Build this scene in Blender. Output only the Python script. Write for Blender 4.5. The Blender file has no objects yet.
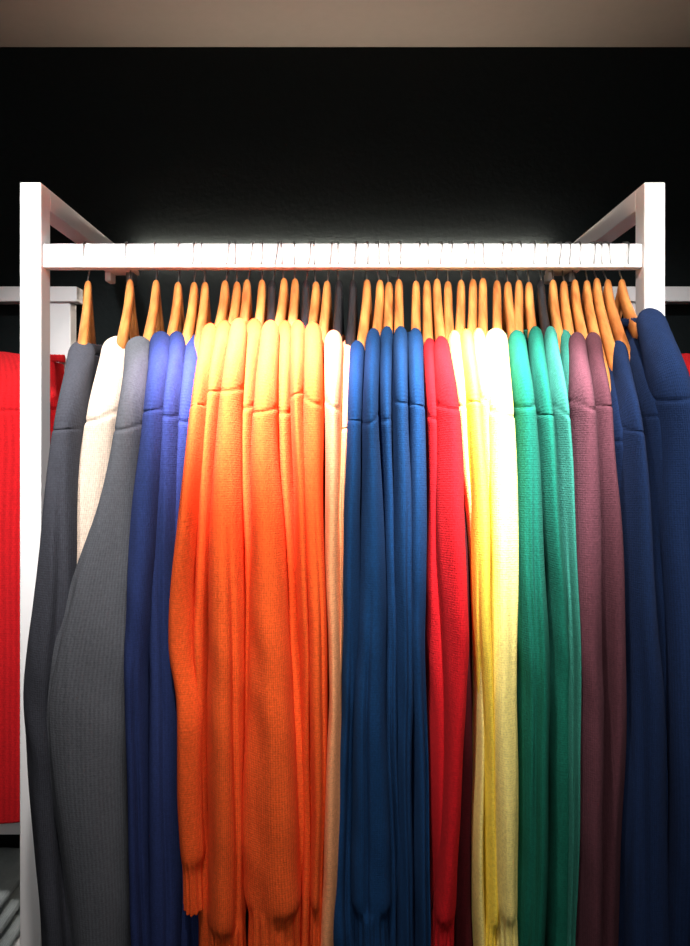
import bpy, bmesh, math, random
from mathutils import Vector
random.seed(7)
F=709.0; D=1.32; CX=345.0; HY=435.0; CZ=1.45
sc=bpy.context.scene
def X(px,d): return (px-CX)/F*d
def Z(py,d): return CZ+(HY-py)/F*d
def lin(c):
    r=[]
    for v in c:
        v/=255.0
        r.append(v/12.92 if v<=0.04045 else ((v+0.055)/1.055)**2.4)
    return (r[0],r[1],r[2],1)
def interp(keys,t,k):
    if t<=keys[0][0]: return keys[0][k]
    if t>=keys[-1][0]: return keys[-1][k]
    for i in range(len(keys)-1):
        a=keys[i]; b=keys[i+1]
        if a[0]<=t<=b[0]:
            p0=keys[max(i-1,0)]; p3=keys[min(i+2,len(keys)-1)]
            h=b[0]-a[0]; s=(t-a[0])/h
            m1=(b[k]-p0[k])/max(b[0]-p0[0],1)*h; m2=(p3[k]-a[k])/max(p3[0]-a[0],1)*h
            return (2*s**3-3*s**2+1)*a[k]+(s**3-2*s**2+s)*m1+(-2*s**3+3*s**2)*b[k]+(s**3-s**2)*m2
# ---------- materials
def mat_basic(name,col,rough=0.5,metal=0,bump=None,emis=None,var=0.2):
    m=bpy.data.materials.new(name); m.use_nodes=True
    nt=m.node_tree; b=nt.nodes['Principled BSDF']
    b.inputs['Roughness'].default_value=rough; b.inputs['Metallic'].default_value=metal
    b.inputs['Base Color'].default_value=col
    if emis:
        b.inputs['Emission Color'].default_value=emis[0]; b.inputs['Emission Strength'].default_value=emis[1]
    if bump:
        tc=nt.nodes.new('ShaderNodeTexCoord'); n=nt.nodes.new('ShaderNodeTexNoise')
        n.inputs['Scale'].default_value=bump[0]; n.inputs['Detail'].default_value=5
        nt.links.new(tc.outputs['Object'],n.inputs['Vector'])
        bp=nt.nodes.new('ShaderNodeBump'); bp.inputs['Strength'].default_value=bump[1]; bp.inputs['Distance'].default_value=0.004
        nt.links.new(n.outputs['Fac'],bp.inputs['Height']); nt.links.new(bp.outputs['Normal'],b.inputs['Normal'])
        rp=nt.nodes.new('ShaderNodeMapRange'); rp.inputs['To Min'].default_value=1-var; rp.inputs['To Max'].default_value=1+var
        nt.links.new(n.outputs['Fac'],rp.inputs['Value'])
        mx=nt.nodes.new('ShaderNodeMix'); mx.data_type='RGBA'; mx.blend_type='MULTIPLY'; mx.inputs[0].default_value=1
        mx.inputs[6].default_value=col; nt.links.new(rp.outputs['Result'],mx.inputs[7]); nt.links.new(mx.outputs[2],b.inputs['Base Color'])
    return m
def mat_knit(name,rgb):
    col=lin(rgb)
    m=bpy.data.materials.new(name); m.use_nodes=True
    nt=m.node_tree; b=nt.nodes['Principled BSDF']; N=nt.nodes.new; L=nt.links.new
    b.inputs['Roughness'].default_value=1.0
    b.inputs['Specular IOR Level'].default_value=0.0
    b.inputs['Sheen Weight'].default_value=0.05; b.inputs['Sheen Roughness'].default_value=0.8
    b.inputs['Sheen Tint'].default_value=tuple(min(1,c*0.6+0.4) for c in col[:3])+(1,)
    uv=N('ShaderNodeUVMap'); sp=N('ShaderNodeSeparateXYZ'); L(uv.outputs['UV'],sp.inputs[0])
    def math_(op,a,bv):
        n=N('ShaderNodeMath'); n.operation=op
        if isinstance(a,(int,float)): n.inputs[0].default_value=a
        else: L(a,n.inputs[0])
        if bv is not None:
            if isinstance(bv,(int,float)): n.inputs[1].default_value=bv
            else: L(bv,n.inputs[1])
        return n.outputs[0]
    s1=math_('SINE',math_('MULTIPLY',sp.outputs[0],2*math.pi/0.0034),None)
    s2=math_('SINE',math_('MULTIPLY',sp.outputs[1],2*math.pi/0.0034),None)
    knit=math_('ADD',math_('MULTIPLY',s1,0.24),math_('MULTIPLY',s2,0.14))
    tc=N('ShaderNodeTexCoord'); mp=N('ShaderNodeMapping'); mp.inputs['Scale'].default_value=(1,1,0.7)
    L(tc.outputs['Object'],mp.inputs['Vector'])
    n1=N('ShaderNodeTexNoise'); n1.inputs['Scale'].default_value=330; n1.inputs['Detail'].default_value=4; n1.inputs['Roughness'].default_value=0.7
    L(mp.outputs[0],n1.inputs['Vector'])
    mp2=N('ShaderNodeMapping'); mp2.inputs['Scale'].default_value=(2.0,1,0.28); mp2.inputs['Rotation'].default_value=(0,0.10,0)
    L(tc.outputs['Object'],mp2.inputs['Vector'])
    n2=N('ShaderNodeTexNoise'); n2.inputs['Scale'].default_value=18; n2.inputs['Detail'].default_value=1.5
    L(mp2.outputs[0],n2.inputs['Vector'])
    h=math_('ADD',knit,math_('MULTIPLY',n1.outputs['Fac'],2.4))
    bp=N('ShaderNodeBump'); bp.inputs['Strength'].default_value=0.6; bp.inputs['Distance'].default_value=0.0009
    L(h,bp.inputs['Height'])
    bp2=N('ShaderNodeBump'); bp2.inputs['Strength'].default_value=0.5; bp2.inputs['Distance'].default_value=0.014
    L(n2.outputs['Fac'],bp2.inputs['Height']); L(bp.outputs[0],bp2.inputs['Normal']); L(bp2.outputs[0],b.inputs['Normal'])
    v=math_('MAXIMUM',math_('ADD',math_('MULTIPLY',h,0.42),0.50),0.3)
    mx=N('ShaderNodeMix'); mx.data_type='RGBA'; mx.blend_type='MULTIPLY'; mx.inputs[0].default_value=1
    mx.inputs[6].default_value=col; L(v,mx.inputs[7]); L(mx.outputs[2],b.inputs['Base Color'])
    return m
WHITE=mat_basic('white_painted_steel',(0.88,0.88,0.88,1),0.4,0,(60,0.02),None,0.02)
WALLM=mat_basic('charcoal_wall',(0.0072,0.0105,0.0110,1),0.9,0,(90,0.25))
WALLM.node_tree.nodes['Principled BSDF'].inputs['Specular IOR Level'].default_value=0.15
CEILM=mat_basic('ceiling_plaster',lin((134,127,118)),0.9,0,(40,0.1),None,0.05)
FLOORM=mat_basic('dark_floor',(0.02,0.02,0.02,1),0.6,0,(20,0.1))
METAL=mat_basic('hook_steel',(0.22,0.22,0.22,1),0.35,1)
BLACK=mat_basic('black_plastic',(0.010,0.010,0.012,1),0.4)
BLOOM_GLOW=mat_basic('bloom_glow',(1,1,1,1),0.5,0,None,((1,0.84,0.70,1),105.0))  # emission standing in for the bloom around the rail
def wood():
    m=bpy.data.materials.new('varnished_wood'); m.use_nodes=True; nt=m.node_tree; b=nt.nodes['Principled BSDF']
    b.inputs['Roughness'].default_value=0.4; b.inputs['Coat Weight'].default_value=0.2
    tc=nt.nodes.new('ShaderNodeTexCoord'); mp=nt.nodes.new('ShaderNodeMapping'); mp.inputs['Scale'].default_value=(22,4,5)
    nz=nt.nodes.new('ShaderNodeTexNoise'); nz.inputs['Scale'].default_value=3; nz.inputs['Detail'].default_value=5
    cr=nt.nodes.new('ShaderNodeValToRGB'); cr.color_ramp.elements[0].color=lin((150,82,36)); cr.color_ramp.elements[1].color=lin((220,148,78))
    cr.color_ramp.elements[0].position=0.3; cr.color_ramp.elements[1].position=0.7
    nt.links.new(tc.outputs['Object'],mp.inputs[0]); nt.links.new(mp.outputs[0],nz.inputs[0]); nt.links.new(nz.outputs['Fac'],cr.inputs[0]); nt.links.new(cr.outputs[0],b.inputs['Base Color'])
    return m
WOOD=wood()
def new_obj(name,verts,faces,mats,midx=None,uvs=None,smooth=True,parent=None):
    me=bpy.data.meshes.new(name); me.from_pydata(verts,[],faces)
    for m in mats: me.materials.append(m)
    if midx: me.polygons.foreach_set('material_index',midx)
    if uvs:
        ul=me.uv_layers.new(name='UVMap')
        for i,l in enumerate(me.loops): ul.data[i].uv=uvs[l.vertex_index]
    if smooth: me.polygons.foreach_set('use_smooth',[True]*len(me.polygons))
    me.update()
    o=bpy.data.objects.new(name,me); sc.collection.objects.link(o)
    if parent: o.parent=parent
    return o
def box(name,x0,x1,y0,y1,z0,z1,mat,parent=None,bev=0.0):
    bm=bmesh.new(); bmesh.ops.create_cube(bm,size=1)
    for v in bm.verts:
        v.co=Vector(((x0+x1)/2+v.co.x*(x1-x0),(y0+y1)/2+v.co.y*(y1-y0),(z0+z1)/2+v.co.z*(z1-z0)))
    if bev>0: bmesh.ops.bevel(bm,geom=bm.edges[:],offset=bev,segments=3,profile=0.5,affect='EDGES')
    me=bpy.data.meshes.new(name); bm.to_mesh(me); bm.free(); me.materials.append(mat)
    o=bpy.data.objects.new(name,me); sc.collection.objects.link(o)
    if parent: o.parent=parent
    return o
def empty(name):
    e=bpy.data.objects.new(name,None); sc.collection.objects.link(e); return e
# ---------- room
WY=0.46; CH=Z(47,D+WY)
box('wall_back',-2.6,2.6,WY,WY+0.1,0,CH,WALLM)
box('wall_left',-2.7,-2.6,-3,WY+0.1,0,CH,WALLM)
box('wall_right',2.6,2.7,-3,WY+0.1,0,CH,WALLM)
box('ceiling',-2.7,2.7,-3,WY+0.1,CH,CH+0.1,CEILM)
box('floor',-2.7,2.7,-3,WY+0.1,-0.1,0,FLOORM)
# ---------- rack
rack=empty('clothing_rack')
xl0,xl1=X(19.5,D-0.02),X(41,D-0.02); xr0,xr1=X(644.5,D-0.02),X(665.5,D-0.02)
zt=Z(182,D-0.02)
b=0.0025
box('front_post_left',xl0,xl1,-0.02,0.022,0,zt,WHITE,rack,b)
box('front_post_right',xr0,xr1,-0.02,0.022,0,zt,WHITE,rack,b)
box('side_beam_left',xl0,xl1,0.022,0.40,zt-0.04,zt,WHITE,rack,b)
box('side_beam_right',xr0,xr1,0.022,0.40,zt-0.04,zt,WHITE,rack,b)
box('back_bar',xl0,xr1,0.40,0.44,zt-0.04,zt,WHITE,rack,b)
RT=Z(243.5,D-0.012); RB=Z(267.5,D-0.012)
box('hanging_rail',xl1,xr0,-0.012,0.012,RB,RT,WHITE,rack,b)
box('added_glow_strip',xl1+0.04,xr0-0.04,0.449,0.458,zt-0.002,zt+0.004,BLOOM_GLOW,rack)  # glowing strip added behind the rail to halo it like bloom
for s,px in ((1,122),(-1,562)):
    x=X(px,D+0.04)
    box('rail_bracket_arm',x-0.028,x+0.028,0.012,0.06,RB+0.001,RB+0.010,WHITE,rack,0.002)
    box('rail_bracket_clip',x-0.03,x-0.018,0.03,0.06,RB-0.016,RB+0.003,WHITE,rack,0.003)
    box('rail_bracket_clip',x+0.010,x+0.024,0.03,0.06,RB-0.019,RB+0.003,METAL,rack,0.003)
# neighbouring racks
for nm,pa,pb,up in (('left',-260,80,(50,72)),('right',600,950,(628,650))):
    r=empty('wall_rack')
    d=D+0.42
    box('rail',X(pa,d),X(pb,d),0.40,0.44,Z(303,d),Z(288,d),WHITE,r,b)
    box('upright',X(up[0],d),X(up[1],d),0.41,0.45,0,Z(303,d),WHITE,r,b)
    box('upright_outer',X(pa,d),X(pa,d)+0.04,0.41,0.45,0,Z(303,d),WHITE,r,b)
    if nm=='left':
        dd=D+0.10
        box('shelf',X(-260,dd),X(20,dd)+0.02,0.10,0.41,Z(835,dd),Z(820,dd),WHITE,r,b)
        box('shelf_lower',X(-260,dd),X(20,dd)+0.02,0.10,0.41,0.34,0.36,WHITE,r,b)
# ---------- sweaters
def loft(rings,uvr,verts,faces,uvs,close=True):
    n=len(rings[0]); base=len(verts)
    for r,u in zip(rings,uvr):
        verts.extend(r); uvs.extend(u)
    for i in range(len(rings)-1):
        for j in range(n):
            a=base+i*n+j; b_=base+i*n+(j+1)%n
            faces.append((a,b_,b_+n,a+n))
def sweater(cname,mat,hpx,keys,bias=0.0,cuff=None,seamd=82,ybase=0.0,back=True,hd=0.05,tw=0.185,low=0.0):
    R=random.Random(hpx*13+int(keys[0][0]))
    verts=[];faces=[];uvs=[]
    seamd=seamd+R.uniform(-10,12)
    y0=keys[0][0]; seam=y0+seamd; yend=keys[-1][0]
    bow=R.uniform(-0.012,0.014); bowc=R.uniform(0.3,0.6)
    def yy(py):
        if py<seam:
            t=max(0,(py-y0)/(seam-y0)); v=-0.065-0.15*math.sin(t*math.pi/2)**0.9
        else:
            q=min(1,(py-seam)/(yend-seam))
            v=-0.215-0.022*math.sin(math.pi*q)-bow*math.sin(math.pi*q/bowc if q<bowc*2 else 0)-low*q
        return v-bias
    hx=X(hpx,D)
    swp=R.uniform(0,6.28); swa=R.uniform(0.8,2.0)
    def cen(py):
        y=yy(py); d=D+y+ybase
        xl=interp(keys,py,1); xr=interp(keys,py,2)
        sw=(swa*math.sin((py-seam)/75.0+swp)+0.6*math.sin((py-seam)/31.0+2*swp))*min(1,max(0,(py-seam)/80))
        return Vector((X((xl+xr)/2+sw,d),y+ybase,Z(py,d))),abs(xr-xl)/2/F*d
    st=[]; p=y0
    while p<yend:
        st.append(p)
        p+= 1.5 if abs(p-seam)<16 else (2.5 if p<seam or p>yend-75 else 6.0)
    st.append(yend)
    NA=96
    ph=[R.uniform(0,6.28) for _ in range(10)]
    cr=[R.uniform(-0.9,0.9) for _ in range(R.choice([0,1,1,2]))]
    cr=[(c,R.uniform(0.12,0.30),R.uniform(0.12,0.26),R.uniform(0,6.28),R.uniform(0.1,0.9)) for c in cr]
    tilt=R.uniform(-5,5)
    elbow=seam+R.uniform(190,280)
    rings=[];uvr=[]; L=0; prev=None
    for i,py in enumerate(st):
        c,w=cen(py)
        c2,_=cen(min(py+2,yend)); c1,_=cen(max(py-2,y0))
        T=Vector((0,(c2-c1).y,(c2-c1).z)).normalized()
        B=Vector((0,T.z,-T.y))
        if B.y>=0: B=-B
        t=(py-y0)/(yend-y0)
        ts=min(1,(py-y0)/14.0)
        capf=math.sqrt(max(0.0,1-(1-ts)**2))
        sh=min(1,(py-y0)/seamd)
        h=0.014+(hd-0.014)*sh
        h*=1-0.25*max(0,t-0.5)
        amp=sh*(0.35+0.65*min(1,max(0,(py-seam)/150)))
        rad0=1.0; cuffz=0
        if cuff:
            q=(py-(cuff-46))/2.6
            cuffz=1/(1+math.exp(-max(-30,min(30,q))))
            rad0*=1-0.11*cuffz
            rad0*=1+0.02*math.exp(-((py-(cuff-60))/12)**2)
            rad0*=1+0.06*cuffz*max(0,(py-(cuff-30))/30)
        if prev is not None: L+=(c-prev).length
        prev=c
        ring=[];ru=[]
        for j in range(NA):
            th=2*math.pi*j/NA
            ca,sa=math.cos(th),math.sin(th)
            f=1+amp*(1-cuffz)*(0.08*math.sin(2*th+ph[0]+2.0*t)+0.06*math.sin(3*th+ph[1]-3*t)+0.035*math.sin(4*th+ph[2]+4*t))
            ew=0.8*math.exp(-((py-elbow)/75.0)**2)+0.6*math.exp(-((py-(yend-100))/50.0)**2)
            f+=amp*(1-cuffz)*ew*(0.038*math.sin((py-elbow)/13.0+2.2*th+ph[5])*(0.5+0.5*math.sin(th+ph[7])))
            for (cc,dep,wd,p2,st0) in cr:
                a=th-(math.pi/2+cc+0.3*math.sin(2.5*t+p2))
                a=(a+math.pi)%(2*math.pi)-math.pi
                f-=dep*amp*(1-cuffz)*math.exp(-(a/wd)**2)*min(1,max(0,(t-st0*0.5)*4))
            if cuffz>0.01: f*=1+0.05*cuffz*math.cos(16*th)
            sd=py-seam-tilt*ca-6*(sa-0.6)
            rad=rad0*(1-0.05*math.exp(-(sd/1.8)**2)+0.02*min(1,max(0,sd/5)) )
            pt=c+Vector((1,0,0))*(w*ca*f*rad*capf)+B*(h*sa*f*rad*capf)
            ring.append(tuple(pt)); ru.append((th/(2*math.pi)*0.24,L))
        rings.append(ring); uvr.append(ru)
    cE=Vector((0,0,0))
    for p_ in rings[-1]: cE+=Vector(p_)/NA
    rings.append([tuple(cE+(Vector(p_)-cE)*0.8) for p_ in rings[-1]]); uvr.append(uvr[-1])
    rings.append([tuple(cE+(Vector(p_)-cE)*0.7+Vector((0,0,0.03))) for p_ in rings[-2]]); uvr.append(uvr[-1])
    rings.append([tuple(cE+Vector((0,0,0.035)))]*NA); uvr.append(uvr[-1])
    loft(rings,uvr,verts,faces,uvs)
    if back:
        rb=[];ub=[]
        for r,u in list(zip(rings,uvr))[::2]:
            nr=[]
            cx_=sum(p_[0] for p_ in r)/NA
            for p_ in r[::4]:
                nr.append((hx+(p_[0]-cx_)*0.8+(hx-cx_)*0.15,2*ybase-p_[1]*0.97,p_[2]))
            rb.append(nr[::-1]); ub.append(u[::4][::-1])
        loft(rb,ub,verts,faces,uvs)
    wtop=max(0.008,min(0.013,cen(seam)[1]*0.8))
    NU=26; rt=[];ut=[]
    zs=Z(y0,D-0.065+ybase)
    ZB=zs-0.76
    for i in range(34):
        v=i/33.0
        ring=[];ru=[]
        loop=[(-1+2*k/NU,1) for k in range(NU+1)]+[(1-2*k/NU,-1) for k in range(NU+1)]
        for (u,s) in loop:
            W=tw-0.03*math.sin(math.pi*v)
            y=u*W
            a=abs(y)
            ztop=zs-0.015-max(0,(a-0.06))/0.125*0.115
            z=ztop+(ZB-ztop)*v
            pyf=HY-(z-CZ)/ (D-0.22+ybase)*F
            xc,_w=cen(min(max(pyf,y0+10),yend))
            k=max(0,-u)
            x=hx+(xc.x-hx)*min(1,k*1.1) if u<0 else hx
            th_=wtop*math.sqrt(max(0,1-abs(u)**4))*(0.35+0.65*min(1,v*8))
            x+=0.005*math.sin(6*u+ph[4]+3*v)*v
            ring.append((x+s*th_,y+ybase,z)); ru.append((u*0.2+(0.5 if s<0 else 0),z))
        rt.append(ring);ut.append(ru)
    loft(rt,ut,verts,faces,uvs)
    NC=60; NR=10; rc=[];uc=[]
    c0,w0=cen(y0+10)
    wide=hpx>615 and hpx<640
    for i in range(NC+1):
        a=2*math.pi*i/NC
        k=0.5-0.5*math.sin(a)
        ccx=(c0.x+0.006) if wide else hx+(c0.x-hx)*k
        cx_=ccx+min(w0,0.013)*math.cos(a); cy=(0.07 if not wide else 0.045)*math.sin(a)+ybase-(0.03 if wide else 0); cz=zs-0.006+0.006*math.sin(a)-(0.012 if wide else 0)
        o=Vector((math.cos(a)*0.2,math.sin(a),0)).normalized()
        rr=[];ru=[]
        for j in range(NR):
            b2=2*math.pi*j/NR
            rad=0.0050*(1+0.1*math.cos(30*a))
            q=Vector((cx_,cy,cz))+o*(rad*math.cos(b2))+Vector((0,0,1))*(rad*1.8*math.sin(b2))
            rr.append(tuple(q)); ru.append((a*0.1,b2*0.005))
        rc.append(rr);uc.append(ru)
    loft(rc,uc,verts,faces,uvs)
    o=new_obj(cname,verts,faces,[mat],None,uvs)
    bm=bmesh.new(); bm.from_mesh(o.data); bmesh.ops.recalc_face_normals(bm,faces=bm.faces[:]); bm.to_mesh(o.data); bm.free()
    return o
def hanger(px,mat,kind,front_px=None,zoff=0):
    verts=[];faces=[];uvs=[];mid=[]
    hx=X(px,D); tipx=X(front_px,D-0.2) if front_px is not None else hx
    k=(tipx-hx)/0.2; k=max(-0.28,min(0.28,k))
    zn=Z(283,D)+zoff-0.012
    rings=[];ur=[]
    n=41
    thin=1.0 if kind=='wooden_hanger' else 0.95
    for i in range(n):
        s=-1+2*i/(n-1); a=abs(s)
        y=0.205*s; z=zn-0.205*(a**0.92)+0.012*math.exp(-(a/0.08)**2)-0.016
        hh=(0.022-0.008*a); tt=(0.0078+0.004*a)*thin
        if a>0.93:
            e=math.sqrt(max(0.02,1-((a-0.93)/0.07)**2)); hh*=e; tt*=e
        x=hx+k*abs(y)*(1 if s<0 else -1)
        ring=[]
        for j in range(16):
            th=2*math.pi*j/16
            c,s2=math.cos(th),math.sin(th)
            ring.append((x+tt*math.copysign(abs(c)**0.8,c),y,z+hh*math.copysign(abs(s2)**0.9,s2)))
        rings.append(ring); ur.append([(0,0)]*16)
    loft(rings,ur,verts,faces,uvs)
    faces.append(tuple(range(15,-1,-1))); faces.append(tuple(range((n-1)*16,n*16)))
    mid=[0]*len(faces)
    lean=random.uniform(-0.006,0.006)
    path=[(0,zn-0.01),(0,zn+0.012),(0.004,zn+0.020),(0.014,RB-0.004),(0.019,RB+0.008)]
    cz=RT-0.012
    path.append((0.0195,cz))
    for q in range(1,12):
        a=math.pi*q/12; path.append((0.0195*math.cos(a),cz+0.0155*math.sin(a)*1.1))
    path+=[(-0.0195,cz),(-0.0195,RB+0.012),(-0.022,RB+0.004)]
    pts=[Vector((hx+lean*(p[1]-zn)/0.08*1.5+(0.004*(p[1]-zn)/0.08 if p[0]<0 else 0),p[0],p[1])) for p in path]
    rings=[]
    for i,pnt in enumerate(pts):
        T=(pts[min(i+1,len(pts)-1)]-pts[max(i-1,0)]).normalized()
        A=Vector((1,0,0)); A=(A-T*A.dot(T)).normalized(); Bv=T.cross(A)
        rings.append([tuple(pnt+A*0.0015*math.cos(t*math.pi/4)+Bv*0.0015*math.sin(t*math.pi/4)) for t in range(8)])
    f0=len(faces)
    loft(rings,[[(0,0)]*8]*len(rings),verts,faces,uvs)
    mid+= [1]*(len(faces)-f0)
    o=new_obj(kind,verts,faces,[mat,METAL],mid)
    bm=bmesh.new(); bm.from_mesh(o.data); bmesh.ops.recalc_face_normals(bm,faces=bm.faces[:]); bm.to_mesh(o.data); bm.free()
MC={ 'dark_gray':(66,68,76),'gray':(88,91,97),'cream':(220,202,184),'indigo':(38,52,98),'orange':(238,92,36),'peach':(232,158,108),
 'blue':(14,52,92),'red':(190,22,30),'shadow_red':(72,14,20),'yellow':(246,216,78),'pale_yellow':(248,230,136),'green':(16,94,76),'mint':(50,124,108),
 'plum':(86,50,58),'navy':(22,40,74),'scarlet':(190,24,30)}
M={k:mat_knit('knit_'+k,v) for k,v in MC.items()}
G=[
('gray_sweater','dark_gray',88,[(342,70,97),(430,58,86),(520,48,82),(600,36,78),(680,27,72),(780,32,76),(880,44,84),(990,50,90)],0.0,None),
('cream_sweater','cream',130,[(338,104,132),(430,88,126),(500,76,120),(570,68,106),(650,72,96),(800,80,96),(960,84,98)],-0.02,None),
('gray_sweater','gray',156,[(338,126,154),(425,120,146),(500,104,142),(580,76,140),(680,46,136),(760,50,134),(860,62,134),(990,76,136)],0.02,None),
('indigo_sweater','indigo',178,[(333,150,173),(420,146,170),(520,133,164),(620,130,158),(760,130,154),(990,132,156)],0.01,None),
('indigo_sweater','indigo',194,[(333,168,187),(420,164,183),(520,155,182),(640,152,182),(780,150,180),(990,152,182)],-0.004,None),
('indigo_sweater','indigo',205,[(335,182,203),(420,179,200),(520,174,196),(700,172,200),(990,174,214)],-0.03,None),
('orange_sweater','orange',225,[(325,202,220),(420,192,210),(520,182,202),(640,172,200),(700,178,204),(800,178,204),(895,184,209)],0.026,895),
('orange_sweater','orange',237,[(322,216,234),(420,206,224),(520,198,218),(640,194,214),(760,196,216),(900,200,222),(990,200,222)],-0.004,None),
('orange_sweater','orange',247,[(320,231,248),(420,220,243),(540,214,246),(680,209,245),(800,208,246),(960,210,249)],0.034,960),
('orange_sweater','orange',262,[(320,246,264),(420,240,258),(520,240,260),(640,240,258),(760,236,258),(880,236,258)],-0.01,None),
('orange_sweater','orange',284,[(322,262,280),(420,253,278),(540,250,284),(680,248,292),(800,246,301),(880,247,303),(948,248,303)],0.04,945),
('orange_sweater','orange',295,[(322,277,293),(420,277,294),(540,280,300),(680,284,308),(800,290,312),(930,296,314)],-0.008,None),
('orange_sweater','orange',316,[(322,290,306),(420,291,306),(540,294,312),(680,300,318),(800,304,320),(940,300,318)],0.016,None),
('orange_sweater','orange',327,[(324,304,322),(420,304,324),(540,306,326),(680,308,328),(800,310,328),(930,311,327)],0.026,935),
('peach_sweater','peach',339,[(332,324,343),(420,325,342),(540,327,344),(680,328,343),(800,322,343),(940,318,340)],0.014,None),
('peach_sweater','peach',353,[(340,341,357),(420,338,353),(540,336,350),(700,334,346),(960,324,344)],-0.008,None),
('blue_sweater','blue',367,[(342,349,366),(430,346,362),(560,343,361),(700,338,359),(840,329,357),(900,330,358),(980,340,362)],0.014,None),
('blue_sweater','blue',380,[(330,366,381),(420,362,378),(540,359,383),(700,356,386),(840,352,388),(945,352,389)],0.03,945),
('blue_sweater','blue',389,[(328,380,394),(420,378,392),(540,378,396),(700,380,400),(840,382,402),(990,382,402)],0.0,None),
('blue_sweater','blue',399,[(328,393,408),(420,392,407),(540,392,410),(700,394,412),(840,396,412),(990,396,414)],0.02,None),
('blue_sweater','blue',416,[(330,407,423),(420,407,424),(540,407,426),(700,408,428),(840,409,429),(990,408,430)],0.01,None),
('red_sweater','red',427,[(338,422,435),(420,424,436),(540,425,440),(700,426,444),(840,428,444),(990,428,444)],-0.004,None),
('red_sweater','red',437,[(338,433,448),(420,435,460),(520,437,467),(620,439,469),(740,439,462),(850,432,457),(960,429,455)],0.022,950),
('shadow_red_sweater','shadow_red',448,[(340,440,450),(420,446,462),(560,450,470),(700,450,472),(840,448,472),(990,446,474)],-0.03,None),  # red knit with the shadow beside the yellow put into its colour
('yellow_sweater','pale_yellow',461,[(332,447,461),(420,453,466),(540,462,476),(700,468,480),(960,470,486)],-0.006,None),
('yellow_sweater','yellow',473,[(331,459,473),(420,464,480),(520,470,488),(640,474,490),(800,476,492),(960,480,494)],0.018,955),
('yellow_sweater','pale_yellow',483,[(330,471,485),(420,476,490),(540,480,496),(700,486,502),(960,484,504)],-0.004,None),
('yellow_sweater','pale_yellow',497,[(330,484,507),(420,486,512),(520,488,516),(650,491,518),(760,491,517),(900,491,515),(950,491,515)],0.03,948),
('green_sweater','green',508,[(332,507,525),(420,513,533),(520,516,541),(640,517,547),(780,516,546),(960,512,545)],0.026,None),
('green_sweater','green',529,[(328,527,542),(420,534,550),(540,543,560),(680,546,568),(820,546,567),(980,545,567)],0.008,None),
('green_sweater','mint',541,[(328,543,556),(420,552,564),(540,560,571),(700,562,574),(980,560,573)],0.018,None),
('green_sweater','mint',553,[(331,557,571),(420,564,575),(540,566,577),(700,566,577),(980,564,580)],-0.012,None),
('plum_sweater','plum',564,[(334,567,585),(420,571,591),(520,571,596),(660,570,601),(800,568,600),(960,568,598)],0.026,None),
('plum_sweater','plum',575,[(334,583,601),(420,589,606),(520,594,613),(660,596,619),(780,594,621),(960,588,614)],0.004,None),
('navy_sweater','navy',587,[(350,600,614),(430,604,617),(540,610,624),(700,614,634),(960,612,640)],-0.016,None),
('navy_sweater','navy',597,[(342,609,626),(430,617,637),(540,622,648),(700,622,658),(860,620,660),(990,624,666)],0.014,None),
('navy_sweater','navy',608,[(340,624,641),(430,637,654),(540,645,668),(700,650,680),(860,646,686),(990,650,690)],-0.006,None),
('navy_sweater','navy',622,[(310,634,662),(400,652,690),(500,658,706),(640,664,720),(800,668,728),(990,668,724)],0.03,None),
]
for g in G:
    nm,mt,hp,ks,bi,cf=g
    sweater(nm,M[mt],hp,ks,bi,cf)
black={541,339,353}
for g in G:
    hp=g[2]; ks=g[3]; fx=(interp(ks,400,1)+interp(ks,400,2))/2
    if hp in black: hanger(hp,BLACK,'black_hanger',fx)
    else: hanger(hp,WOOD,'wooden_hanger',fx,random.uniform(-0.004,0.004))
for hp,fx in ((272,268),(306,303),(519,517)):
    hanger(hp,BLACK if hp!=519 else WOOD,'black_hanger' if hp!=519 else 'wooden_hanger',fx)
# neighbouring garments
sweater('red_sweater',M['scarlet'],-20,[(352,-70,38),(400,-80,60),(470,-84,67),(600,-84,64),(740,-80,60),(812,-74,56)],0.0,None,60,ybase=0.325,back=False,hd=0.05,tw=0.07)
sweater('red_sweater',M['scarlet'],720,[(352,668,760),(400,674,770),(470,676,780),(700,676,780),(900,676,780)],0.0,None,60,ybase=0.325,back=False,hd=0.05,tw=0.07)
# folded clothes on the lower shelf
fv=[];ff=[];fu=[]
dd=D+0.2
zc=0.361
for i in range(3):
    rings=[];ur=[]
    x0=X(-160,dd);x1=X(18,dd)-0.012*i
    th0=0.038
    for s in range(21):
        y=0.11+0.27*s/20
        e=math.sqrt(max(0.01,1-abs(2*s/20-1)**6))
        ring=[]
        for j in range(40):
            a=2*math.pi*j/40; c,sn=math.cos(a),math.sin(a)
            ring.append(((x0+x1)/2+(x1-x0)/2*math.copysign(abs(c)**0.35,c)*(0.9+0.1*e),y,zc+th0/2+th0/2*e*math.copysign(abs(sn)**0.7,sn)*(1+0.08*math.sin(5*c+i))))
        rings.append(ring);ur.append([(c_[0],c_[1]) for c_ in ring])
    loft(rings,ur,fv,ff,fu); zc+=th0
new_obj('folded_sweater_stack',fv,ff,[mat_knit('knit_pale_gray',(170,180,180))],None,fu)
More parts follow.
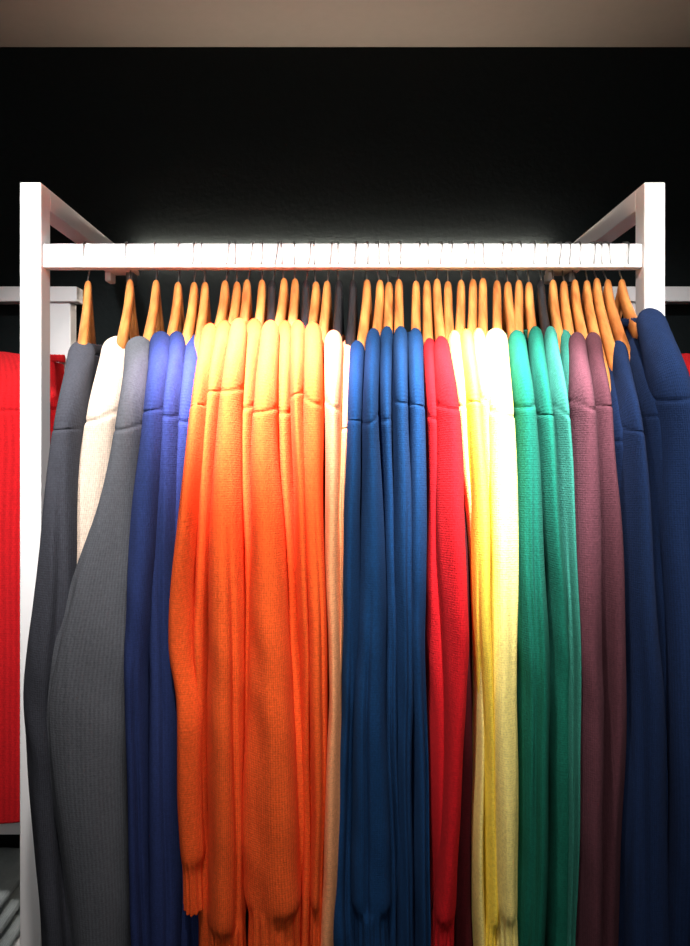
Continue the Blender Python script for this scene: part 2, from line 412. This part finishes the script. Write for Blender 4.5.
# ---------- lights
def spot(x,y,tx,ty,tz,e,ang,col,r=0.03,blend=1.0,drop=0.11):
    p=empty('ceiling_spotlight')
    bm=bmesh.new(); bmesh.ops.create_cone(bm,cap_ends=False,segments=32,radius1=0.045,radius2=0.035,depth=drop-0.02)
    me=bpy.data.meshes.new('lamp_can'); bm.to_mesh(me); bm.free(); me.materials.append(BLACK)
    o=bpy.data.objects.new('lamp_can',me); sc.collection.objects.link(o); o.parent=p
    o.location=(x,y,CH-(drop-0.02)/2)
    l=bpy.data.lights.new('lamp','SPOT'); l.energy=e; l.spot_size=math.radians(ang); l.spot_blend=blend; l.shadow_soft_size=r; l.color=col
    lo=bpy.data.objects.new('lamp',l); sc.collection.objects.link(lo); lo.parent=p
    lo.location=(x,y,CH-drop)
    lo.rotation_euler=(Vector((tx,ty,tz))-lo.location).to_track_quat('-Z','Y').to_euler()
spot(-0.18,-0.80,-0.14,-0.20,1.55,900,24,(1,0.76,1.0))
spot(0.25,-0.80,0.22,-0.22,1.47,460,26,(1,0.94,1))
spot(-0.18,-0.95,-0.10,-0.1,1.50,100,66,(1,0.92,0.88))
spot(0.27,-0.95,0.22,-0.1,1.50,75,66,(1,0.93,0.88))
spot(-0.72,-0.9,-0.55,-0.05,1.6,105,52,(1,0.98,0.97))
spot(0.80,-0.9,0.56,-0.05,1.6,58,60,(1,0.98,0.97))
al=bpy.data.lights.new('shop_ambient','AREA'); al.energy=15; al.size=2.0; al.color=(1,0.97,0.94)
ao=bpy.data.objects.new('ambient_area_light',al); sc.collection.objects.link(ao); ao.location=(0,-2.2,2.3)  # unseen area light for ambient fill, no panel modelled
ao.rotation_euler=(Vector((0,0,0.9))-ao.location).to_track_quat('-Z','Y').to_euler()
w=bpy.data.worlds.new('World'); sc.world=w; w.use_nodes=True
w.node_tree.nodes['Background'].inputs[0].default_value=(0.65,0.65,0.66,1); w.node_tree.nodes['Background'].inputs[1].default_value=0.06
# ---------- camera
cam=bpy.data.cameras.new('camera'); co=bpy.data.objects.new('camera',cam); sc.collection.objects.link(co)
co.location=(0,-D,CZ); co.rotation_euler=(math.pi/2,0,0)
cam.sensor_fit='VERTICAL'; cam.sensor_height=36; cam.lens=F/946*36; cam.shift_y=-(473-HY)/946
cam.clip_start=0.01
sc.camera=co
sc.view_settings.view_transform='Standard'
sc.view_settings.look='None'
